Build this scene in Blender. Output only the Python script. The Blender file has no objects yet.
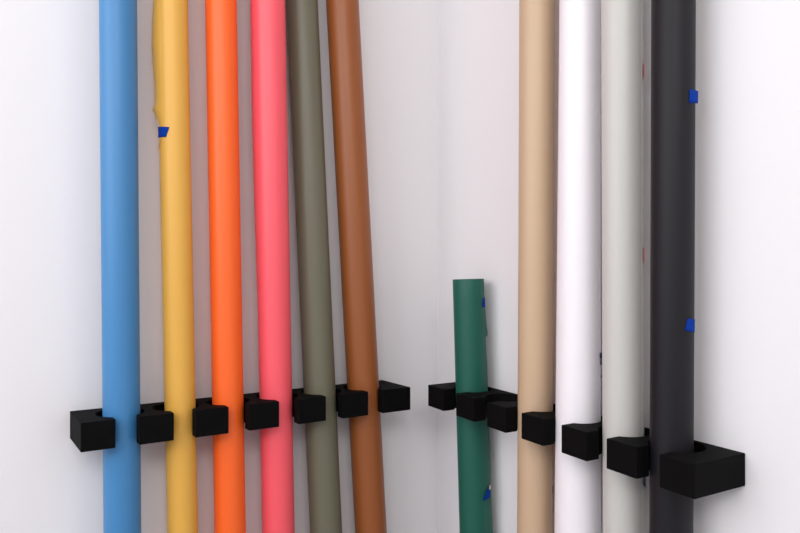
import bpy, bmesh, math
from mathutils import Vector, Matrix
import random

# ---------------------------------------------------------------- camera, world, lights, exposure
F_PX, EYE = 690.0, 1.37
scene = bpy.context.scene
cam_data = bpy.data.cameras.new('camera')
cam = bpy.data.objects.new('camera', cam_data)
scene.collection.objects.link(cam)
cam_data.sensor_width = 36.0
cam_data.lens = 36.0 * F_PX / 800.0
cam_data.clip_start = 0.02
cam.location = (0, 0, EYE)
cam.rotation_euler = (math.radians(90), 0, 0)
scene.camera = cam

world = bpy.data.worlds.new('studio_air')
scene.world = world
world.use_nodes = True
bg = world.node_tree.nodes['Background']
bg.inputs['Color'].default_value = (0.95, 0.94, 1.0, 1)
bg.inputs['Strength'].default_value = 0.78


def area(name, loc, target, sx, sy, power, col):
    d = bpy.data.lights.new(name, 'AREA')
    d.shape = 'RECTANGLE'
    d.size, d.size_y, d.energy, d.color = sx, sy, power, col
    o = bpy.data.objects.new(name, d)
    scene.collection.objects.link(o)
    o.location = loc
    o.rotation_euler = (Vector(target) - Vector(loc)).to_track_quat('-Z', 'Y').to_euler()
    return o


area('window_light', (-1.95, -0.45, 2.35), (0.0, 1.6, 1.4), 2.4, 1.8, 43, (0.98, 0.98, 1.0))
area('room_light', (0.1, -1.35, 2.72), (0.05, 1.7, 1.5), 1.7, 0.8, 27, (1.0, 0.97, 0.94))

vs = scene.view_settings
vs.view_transform = 'Standard'
vs.look = 'None'
vs.gamma = 1
vs.use_curve_mapping = False
vs.exposure = 0.02

# ---------------------------------------------------------------- materials


def srgb(r, g, b):
    def f(c):
        c /= 255.0
        return c / 12.92 if c <= 0.04045 else ((c + 0.055) / 1.055) ** 2.4
    return (f(r), f(g), f(b), 1)


def material(name, col, rough=0.6, spec=0.5, bump=0.02, scale=400, variation=0.03, stretch=(1, 1, 1), sheen=0.0):
    m = bpy.data.materials.new(name)
    m.use_nodes = True
    nt = m.node_tree
    b = nt.nodes['Principled BSDF']
    b.inputs['Roughness'].default_value = rough
    b.inputs['Specular IOR Level'].default_value = spec
    b.inputs['Sheen Weight'].default_value = sheen
    tc = nt.nodes.new('ShaderNodeTexCoord')
    mp = nt.nodes.new('ShaderNodeMapping')
    mp.inputs['Scale'].default_value = stretch
    nz = nt.nodes.new('ShaderNodeTexNoise')
    nz.inputs['Scale'].default_value = scale
    nz.inputs['Detail'].default_value = 4
    nt.links.new(tc.outputs['Object'], mp.inputs['Vector'])
    nt.links.new(mp.outputs['Vector'], nz.inputs['Vector'])
    mix = nt.nodes.new('ShaderNodeMixRGB')
    mix.inputs['Color1'].default_value = tuple(c * (1 - variation) for c in col[:3]) + (1,)
    mix.inputs['Color2'].default_value = tuple(min(1, c * (1 + variation)) for c in col[:3]) + (1,)
    nt.links.new(nz.outputs['Fac'], mix.inputs['Fac'])
    nt.links.new(mix.outputs['Color'], b.inputs['Base Color'])
    bp = nt.nodes.new('ShaderNodeBump')
    bp.inputs['Strength'].default_value = bump
    bp.inputs['Distance'].default_value = 0.002
    nt.links.new(nz.outputs['Fac'], bp.inputs['Height'])
    nt.links.new(bp.outputs['Normal'], b.inputs['Normal'])
    return m


M_WALL = material('white_wall_paint', srgb(236, 234, 236), 0.75, 0.25, 0.05, 120, 0.01)
M_CEIL = material('ceiling_paint', srgb(238, 238, 238), 0.9, 0.2, 0.05, 80, 0.01)
M_FLOOR = material('pale_grey_floor', srgb(150, 147, 145), 0.55, 0.4, 0.05, 20, 0.06)
M_FOAM = material('black_foam', (0.0026, 0.0024, 0.0027, 1), 0.75, 0.08, 0.25, 900, 0.25)
M_CORE = material('cardboard_core', srgb(178, 140, 100), 0.85, 0.2, 0.2, 300, 0.1)
M_TAPE = material('blue_masking_tape', srgb(2, 54, 150), 0.75, 0.12, 0.3, 1500, 0.08)
M_TAPE_DARK = material('navy_masking_tape', srgb(8, 26, 95), 0.75, 0.12, 0.3, 1500, 0.08)
M_STICKER = material('orange_sticker', srgb(240, 110, 75), 0.6, 0.3, 0.05, 500, 0.03)
M_TORN = material('torn_paper_edge', srgb(232, 205, 180), 0.8, 0.2, 0.1, 900, 0.04)


def paper(name, col, rough=0.42, spec=0.5):
    return material(name, col, rough, spec, 0.06, 260, 0.02, (1, 1, 0.15))


# ---------------------------------------------------------------- helpers
def link(name, bm, mat, parent=None, smooth=True, mats=None):
    me = bpy.data.meshes.new(name)
    bmesh.ops.recalc_face_normals(bm, faces=bm.faces[:])
    bm.to_mesh(me)
    bm.free()
    for mm in (mats or [mat]):
        me.materials.append(mm)
    if smooth:
        for p in me.polygons:
            p.use_smooth = True
    o = bpy.data.objects.new(name, me)
    scene.collection.objects.link(o)
    o.parent = parent
    return o


def prism(points, z0, z1):
    bm = bmesh.new()
    lo = [bm.verts.new((x, y, z0)) for x, y in points]
    hi = [bm.verts.new((x, y, z1)) for x, y in points]
    n = len(points)
    bm.faces.new(lo[::-1])
    bm.faces.new(hi)
    for i in range(n):
        j = (i + 1) % n
        bm.faces.new((lo[i], lo[j], hi[j], hi[i]))
    return bm


# ---------------------------------------------------------------- where things stand (metres, floor plan)
RAIL_TOP = EYE - 0.2990
L_DEPTH = 0.131
R_DEPTH = 0.127
LF0 = Vector((-0.6082, 1.3143))                 # near front corner of the left rack
LD = Vector((0.8505, 0.5260)).normalized()      # along the left wall, towards the corner
LN = Vector((-LD.y, LD.x))                      # into the left wall
RF0 = Vector((0.4432, 1.0381))                  # near front corner of the right rack
RD = Vector((0.0700, 1.7245)) - RF0
R_LEN = RD.length
RD.normalize()
RM = Vector((RD.y, -RD.x))                      # into the right wall
FAR_D = 0.118                                   # the right rack is pressed a little thinner at its far end
GAP = 0.0008
WL = LF0 + LN * (L_DEPTH + GAP)
WR = RF0 + RM * (R_DEPTH + GAP)
WRD = (RF0 + RD * R_LEN + RM * (FAR_D + GAP) - WR).normalized()    # along the right wall, towards the corner
WRM = Vector((WRD.y, -WRD.x))


def cross2(a, b):
    return a.x * b.y - a.y * b.x


t_c = cross2(WR - WL, WRD) / cross2(LD, WRD)
CORNER = WL + LD * t_c

# ---------------------------------------------------------------- the setting
T = 0.12
H = 3.0


def wall(name, d, outward, length):
    side = 1 if cross2(-d, outward) > 0 else -1
    o = link(name, prism([(0, 0), (length, 0), (length, side * T), (0, side * T)], 0, H), M_WALL, smooth=False)
    o.location = (CORNER.x, CORNER.y, 0)
    o.rotation_euler = (0, 0, math.atan2(-d.y, -d.x))
    o['kind'] = 'structure'
    return o


wall('wall_left', LD, LN, 2.6)
wall('wall_right', WRD, WRM, 4.2)
far_l = CORNER - LD * 2.6
far_r = CORNER - WRD * 4.2
quad = [CORNER, far_l, Vector((-2.6, -2.6)), Vector((2.4, -2.6)), far_r]
fl = link('floor', prism([(v.x, v.y) for v in quad], -0.1, 0), M_FLOOR, smooth=False)
fl['kind'] = 'structure'
ce = link('ceiling', prism([(v.x, v.y) for v in quad], H, H + 0.1), M_CEIL, smooth=False)
ce['kind'] = 'structure'

# ---------------------------------------------------------------- racks: foam bars with keyhole notches


def rack(origin, along, inward, length, mouths, r, straight, skew, height, rise, tilt, depth, far_depth, label):
    pts = [(0.0, 0.0)]
    for near, far in mouths:
        c, mouth = (near + far) / 2, (far - near) / 2
        off = straight + math.sqrt(r * r - mouth * mouth)
        pts += [(near, 0.0), (near, straight * 0.5)]
        a_start = math.atan2(straight - off, -mouth) % (2 * math.pi)
        a_end = math.atan2(straight - off, mouth) % (2 * math.pi)
        sweep = 2 * math.pi - ((a_end - a_start) % (2 * math.pi))      # clockwise round the back of the hole
        n = 40
        for i in range(n + 1):
            a = a_start - sweep * i / n
            pts.append((c + r * math.cos(a), off + r * math.sin(a)))
        pts += [(far, straight * 0.5), (far, 0.0)]
    pts += [(length, 0.0), (length, far_depth), (0.0, depth)]
    # local x runs along the wall, local y into it (side = -1 where that frame is mirrored)
    side = 1 if cross2(along, inward) > 0 else -1
    base = origin
    bm = prism([(x + skew * y, side * y) for x, y in pts], 0, height)
    for v in bm.verts:
        v.co.z += tilt * v.co.x
    o = link('roll_rack', bm, M_FOAM, smooth=False)
    o.location = (base.x, base.y, RAIL_TOP + rise - height)
    o.rotation_euler = (0, 0, math.atan2(along.y, along.x))
    bv = o.modifiers.new('bevel', 'BEVEL')
    bv.width = 0.0012
    bv.segments = 2
    bv.limit_method = 'ANGLE'
    bv.angle_limit = math.radians(40)
    o['label'] = label
    o['category'] = 'rack'
    o['group'] = 'black foam racks on the two walls'
    return o


L_MOUTHS = [(.0623, .1065), (.1738, .2177), (.2876, .3320), (.4014, .4471), (.5155, .5580), (.6265, .6670)]
R_MOUTHS = [(.0657, .1120), (.1794, .2271), (.2936, .3457), (.4124, .4641), (.5307, .5803), (.6543, .7087)]
rack(LF0, LD, LN, 0.7457, L_MOUTHS, 0.0465, 0.024, -0.035, 0.0562, 0.0007, 0.0, L_DEPTH, L_DEPTH,
     'black foam rack on the left wall holding the six rolls from blue to brown')
rack(RF0, RD, RM, R_LEN, R_MOUTHS, 0.0465, 0.031, 0.04, 0.0525, 0.0006, 0.0036, R_DEPTH, FAR_D,
     'black foam rack on the right wall holding five rolls with one empty notch')

# ---------------------------------------------------------------- paper rolls


class Roll:
    """A backdrop roll whose axis goes through two points of a vertical plane parallel to its wall."""

    def __init__(self, name, label, side, top, bottom, off_top, off_bottom, mat, length, seam=200):
        (y0, l0, r0), (y1, l1, r1) = top, bottom
        o, d, n = (LF0, LD, LN) if side == 'L' else (RF0, RD, RM)

        def point(y, xl, xr, off):
            x = (xl + xr) / 2
            ray = Vector(((x - 400) / F_PX, 1.0))
            P = o + n * off
            t = cross2(ray, P) / cross2(d, ray)
            Q = P + d * t
            z = EYE - (y - 266.5) / F_PX * Q.y
            rad = (xr - xl) / 2 * Q.y / F_PX * math.cos(math.atan((x - 400) / F_PX))
            return Vector((Q.x, Q.y, z)), rad, t
        self.A, self.ra, ta = point(y0, l0, r0, off_top)
        self.B, self.rb, tb = point(y1, l1, r1, off_bottom)
        axis = (self.A - self.B).normalized()
        base = self.B - axis * (self.B.z / axis.z)
        tilt = math.acos(min(1, axis.z))
        base += axis * (self.rb * math.sin(tilt) + 0.0005)
        self.base, self.axis, self.length = base, axis, length
        self.rot = Vector((0, 0, 1)).rotation_difference(axis)
        self.ha = (self.A - base).dot(axis)
        self.hb = (self.B - base).dot(axis)
        self.mat = mat
        self.name = name
        e = bpy.data.objects.new('paper_roll', None)
        scene.collection.objects.link(e)
        e.location = base
        e.rotation_mode = 'QUATERNION'
        e.rotation_quaternion = self.rot
        e.empty_display_size = 0.05
        e['label'] = label
        e['category'] = 'paper roll'
        e['group'] = 'paper rolls in the left wall rack' if side == 'L' else 'paper rolls in the right wall rack'
        self.root = e
        self.body(seam)
        self.core()

    def radius(self, h):
        f = (h - self.hb) / (self.ha - self.hb)
        f = max(0.0, min(1.0, f))
        return self.rb + (self.ra - self.rb) * f

    def body(self, seam):
        """wound paper: hollow, its outermost turn ends in a small step along the seam"""
        bm = bmesh.new()
        n = 128
        ri = 0.0275
        step = 0.0006
        s0 = math.radians(seam)
        hs = [0, 0.002] + [self.length * i / 24 for i in range(1, 24)] + [self.length - 0.002, self.length]
        rings = []
        for h in hs:
            rr = self.radius(h) - (0.0006 if h in (0, self.length) else 0)
            row = []
            for i in range(n + 1):
                a = s0 + 2 * math.pi * i / n
                row.append(bm.verts.new(((rr - step + step * i / n) * math.cos(a), (rr - step + step * i / n) * math.sin(a), h)))
            rings.append(row)
        for j in range(len(rings) - 1):
            for i in range(n):
                bm.faces.new((rings[j][i], rings[j][i + 1], rings[j + 1][i + 1], rings[j + 1][i]))
            bm.faces.new((rings[j][n], rings[j][0], rings[j + 1][0], rings[j + 1][n]))
        # end faces: concentric windings, slightly uneven
        rnd = random.Random(int(seam))
        for hi, row in ((0, rings[0]), (self.length, rings[-1])):
            prev = row
            rr = self.radius(hi) - 0.001
            k = 5
            for q in range(1, k + 1):
                rad = rr + (ri - rr) * q / k
                dz = rnd.uniform(0.0, 0.0012) * (-1 if hi else 1) if q < k else 0.0
                cur = [bm.verts.new((rad * math.cos(s0 + 2 * math.pi * i / n), rad * math.sin(s0 + 2 * math.pi * i / n), hi + dz)) for i in range(n + 1)]
                for i in range(n):
                    bm.faces.new((prev[i], prev[i + 1], cur[i + 1], cur[i]))
                prev = cur
            if hi:
                last = prev
            else:
                first = prev
        for i in range(n):
            bm.faces.new((first[i], first[i + 1], last[i + 1], last[i]))
        o = link('wound_paper', bm, self.mat, self.root)
        sh = o.data
        for p in sh.polygons:
            if abs(p.normal.z) > 0.5:
                p.use_smooth = False

    def core(self):
        bm = bmesh.new()
        n = 64
        prof = [(0.0274, 0.0), (0.0274, self.length - 0.001), (0.0245, self.length - 0.001), (0.0245, 0.0)]
        rings = [[bm.verts.new((r * math.cos(2 * math.pi * i / n), r * math.sin(2 * math.pi * i / n), h)) for i in range(n)] for r, h in prof]
        for j in range(4):
            for i in range(n):
                bm.faces.new((rings[j][i], rings[j][(i + 1) % n], rings[(j + 1) % 4][(i + 1) % n], rings[(j + 1) % 4][i]))
        o = link('cardboard_core', bm, M_CORE, self.root)
        for p in o.data.polygons:
            if abs(p.normal.z) > 0.5:
                p.use_smooth = False

    def row(self, y, a=90):
        """height on the roll (a degrees round from its front) that the line of sight of photo row y meets"""
        near = 1 - math.cos(math.radians(a)) * 0.036 / self.base.length
        lo, hi = 0.0, self.length
        for _ in range(40):
            m = (lo + hi) / 2
            p = self.base + self.axis * m
            if 266.5 - (p.z - EYE) / (p.y * near) * F_PX > y:
                lo = m
            else:
                hi = m
        return (lo + hi) / 2

    def facing(self, h):
        p = self.base + self.axis * h
        return math.atan2(-p.y, -p.x)

    def sheet(self, name, mat, rows, cols, fn, thick=0.0004, label=None):
        """thin curved paper: fn(u, v) -> (degrees to the right of facing the camera, height, lift off the roll)"""
        bm = bmesh.new()
        grids = []
        for extra in (0.0, thick):
            g = []
            for j in range(rows + 1):
                rr = []
                for i in range(cols + 1):
                    a, h, lift = fn(i / cols, j / rows)
                    th = self.facing(h) + math.radians(a)
                    r = self.radius(h) + lift + extra
                    rr.append(bm.verts.new((r * math.cos(th), r * math.sin(th), h)))
                g.append(rr)
            grids.append(g)
        A, B = grids
        for g in grids:
            for j in range(rows):
                for i in range(cols):
                    bm.faces.new((g[j][i], g[j][i + 1], g[j + 1][i + 1], g[j + 1][i]))
        for j in range(rows):
            for i in (0, cols):
                bm.faces.new((A[j][i], A[j + 1][i], B[j + 1][i], B[j][i]))
        for i in range(cols):
            for j in (0, rows):
                bm.faces.new((A[j][i], A[j][i + 1], B[j][i + 1], B[j][i]))
        o = link(name, bm, mat, self.root)
        if label:
            o['label'] = label
        return o

    def tape(self, corners, lift=0.0007, name='tape', mat=None, label='blue masking tape', end_lift=0.0):
        """corners: (degrees, photo row) for lower left, lower right, upper right, upper left"""
        c = [(a, self.row(y, a)) for a, y in corners]

        def fn(u, v):
            a = (c[0][0] * (1 - u) + c[1][0] * u) * (1 - v) + (c[3][0] * (1 - u) + c[2][0] * u) * v
            h = (c[0][1] * (1 - u) + c[1][1] * u) * (1 - v) + (c[3][1] * (1 - u) + c[2][1] * u) * v
            return a, h, lift + end_lift * u * u
        return self.sheet(name, mat or M_TAPE, 4, 12, fn, 0.0003, label)


def lerp_table(tab, y):
    if y <= tab[0][0]:
        return tab[0][1]
    for (a, b), (c, d) in zip(tab, tab[1:]):
        if y <= c:
            return b + (d - b) * (y - a) / (c - a)
    return tab[-1][1]


LONG, MID = 2.72, 2.18

blue = Roll('blue', 'sky blue paper roll, leftmost in the left wall rack', 'L',
            (0, 98.8, 137.4), (533, 103.4, 141.6), 0.062, 0.062, paper('blue_paper', srgb(62, 128, 182)), LONG, seam=120)
yellow = Roll('yellow', 'mustard yellow paper roll with a torn bulging edge and blue tape', 'L',
              (0, 155.9, 188.0), (533, 167.0, 198.3), 0.062, 0.062, paper('yellow_paper', srgb(226, 171, 72)), LONG, seam=130)
orange = Roll('orange', 'bright orange paper roll between the yellow and pink rolls', 'L',
              (0, 204.8, 236.8), (533, 214.3, 246.0), 0.062, 0.064, paper('orange_paper', srgb(255, 104, 30)), LONG, seam=100)
pink = Roll('pink', 'coral pink paper roll between the orange and olive rolls', 'L',
            (0, 251.3, 285.2), (533, 262.0, 294.8), 0.052, 0.068, paper('pink_paper', srgb(250, 92, 104)), MID, seam=90)
olive = Roll('olive', 'olive grey paper roll leaning close behind the pink roll', 'L',
             (0, 285.6, 317.8), (533, 310.0, 342.3), 0.085, 0.064, paper('olive_paper', srgb(106, 104, 85)), MID, seam=80)
brown = Roll('brown', 'rust brown paper roll, the most tilted of all', 'L',
             (0, 325.7, 358.8), (533, 355.0, 386.9), 0.066, 0.064, paper('brown_paper', srgb(148, 83, 38)), LONG, seam=70)
green = Roll('green', 'short dark green paper roll with its top end showing, near the corner', 'R',
             (278, 452.4, 484.0), (533, 459.4, 491.2), 0.060, 0.066, paper('green_paper', srgb(24, 90, 76), 0.5, 0.35), 1.3385, seam=20)
tan = Roll('tan', 'tan beige paper roll between the green and white rolls', 'R',
           (0, 519.0, 554.8), (533, 516.9, 552.5), 0.062, 0.062, paper('tan_paper', srgb(196, 168, 138)), LONG, seam=40)
white = Roll('white', 'pure white paper roll between the tan and light grey rolls', 'R',
             (0, 559.0, 600.6), (533, 554.0, 600.9), 0.078, 0.068, paper('white_paper', srgb(238, 234, 238)), MID, seam=45)
grey = Roll('grey', 'light grey paper roll between the white and black rolls', 'R',
            (0, 600.6, 642.0), (533, 602.4, 643.0), 0.070, 0.066, paper('light_grey_paper', srgb(194, 192, 187)), LONG, seam=50)
black = Roll('black', 'charcoal black paper roll, rightmost, with two blue tape pieces', 'R',
             (0, 650.6, 695.8), (533, 648.8, 693.2), 0.064, 0.064, paper('black_paper', srgb(21, 19, 24), 0.5, 0.28), LONG, seam=60)

# yellow: the outer turn has come loose on the left and is torn above its tape
prof_y = [(-200, 0.001), (-60, 0.0040), (0, 0.0060), (22, 0.0090), (45, 0.0112), (62, 0.0098), (85, 0.0072), (101, 0.0072), (105, 0.0080), (108, 0.0108), (110.5, 0.0126), (112, 0.0098), (119, 0.0050), (127, -0.0016)]
YT, YB = yellow.row(-200), yellow.row(118)


def yflap(u, v):
    y = -200 + 327 * (1 - v)
    h = yellow.row(y)
    # from the front (0) round the left side (1), free end lifted
    a = -40 - 62 * u
    return a, h, -0.0012 + (0.0012 + lerp_table(prof_y, y)) * (u ** 1.3)


yellow.sheet('loose_flap', yellow.mat, 160, 12, yflap)
yellow.tape([(-86, 138.5), (-32, 137.0), (-18, 127.0), (-86, 127.5)])
yellow.tape([(-62, 127.4), (-54, 127.4), (-74, 120.0), (-80, 119.0)], 0.0030, 'torn_edge', M_TORN, 'pale torn paper edge')
yellow.tape([(-84, 151), (-78, 151), (-54, 139.5), (-62, 139.5)], 0.0016, 'torn_edge', yellow.mat, 'curled yellow paper tear')

# pink: the outer turn is a little loose along its upper left side
prof_p = [(-260, 0.0), (-150, 0.0030), (0, 0.0034), (120, 0.0052), (220, 0.0030), (295, 0.0), (330, -0.0035)]


def pflap(u, v):
    y = -260 + 590 * (1 - v)
    return -35 - 70 * u, pink.row(y), -0.0014 + (0.0014 + lerp_table(prof_p, y)) * (u ** 1.5)


pink.sheet('loose_flap', pink.mat, 60, 10, pflap)

# green: loose edge on the right, torn low
prof_g = [(296, 0.0), (308, 0.0010), (325, 0.0042), (334, 0.0072), (336, 0.0062), (337.5, 0.0006)]


def gflap(u, v):
    y = 296 + 42.5 * (1 - v)
    return 58 + 50 * u, green.row(y), -0.0012 + (0.0015 + lerp_table(prof_g, y)) * (u ** 1.2)


green.sheet('loose_flap', green.mat, 40, 10, gflap)
prof_g2 = [(341, 0.0), (365, 0.0022), (410, 0.002), (440, 0.003), (470, 0.0042), (484, 0.0026), (500, 0.0030), (533, 0.0055), (640, 0.006), (700, 0.001)]


def gflap2(u, v):
    y = 341 + 359 * (1 - v)
    return 40 + 70 * u, green.row(y), -0.0012 + (0.0016 + lerp_table(prof_g2, y)) * (u ** 1.3)


green.sheet('loose_flap', green.mat, 80, 10, gflap2)
green.tape([(52, 308), (80, 307), (82, 298), (58, 299)], 0.0012)
green.tape([(28, 500.5), (62, 497), (68, 486), (48, 490)], 0.0036)
green.tape([(58, 489.5), (70, 488), (68, 484.5), (60, 485.5)], 0.0046, 'torn_edge', M_TORN, 'pale torn paper edge')

# tan, white, light grey: loose edges on the right, held by tape
def edge_flap(roll, a0, a1, lift, label=None):
    def fn(u, v):
        h = 0.02 + (roll.length - 0.04) * v
        return a0 + (a1 - a0) * u, h, 0.0004 + lift * (u ** 1.5) * (0.85 + 0.15 * math.sin(v * 23))
    return roll.sheet('loose_flap', roll.mat, 60, 8, fn)


edge_flap(grey, 66, 104, 0.0026)
tan.tape([(84, 492), (100, 492), (100, 484), (86, 484)], 0.0008, mat=M_TAPE_DARK)
white.tape([(66, 357.5), (92, 358), (92, 351.5), (70, 352)], 0.0016, mat=M_TAPE_DARK)
white.tape([(70, 364), (90, 363), (92, 358.2), (76, 358.2)], 0.0012, mat=M_TAPE_DARK)
white.tape([(78, 377), (92, 377), (92, 374), (80, 374)], 0.0010, mat=M_TAPE_DARK)
grey.tape([(70, 484), (98, 486), (102, 474), (78, 470)], 0.0040, mat=M_TAPE_DARK)
for y0, y1 in ((66, 80), (248, 263)):
    grey.tape([(77, y1), (94, y1), (94, y0), (77, y0)], 0.0032, 'sticker', M_STICKER, 'small orange sticker')
black.tape([(44, 104), (80, 105.5), (86, 93.5), (46, 90.5)], 0.0006, end_lift=0.0032)
black.tape([(34, 330), (74, 332), (76, 318.5), (42, 318)], 0.0006, end_lift=0.0006)
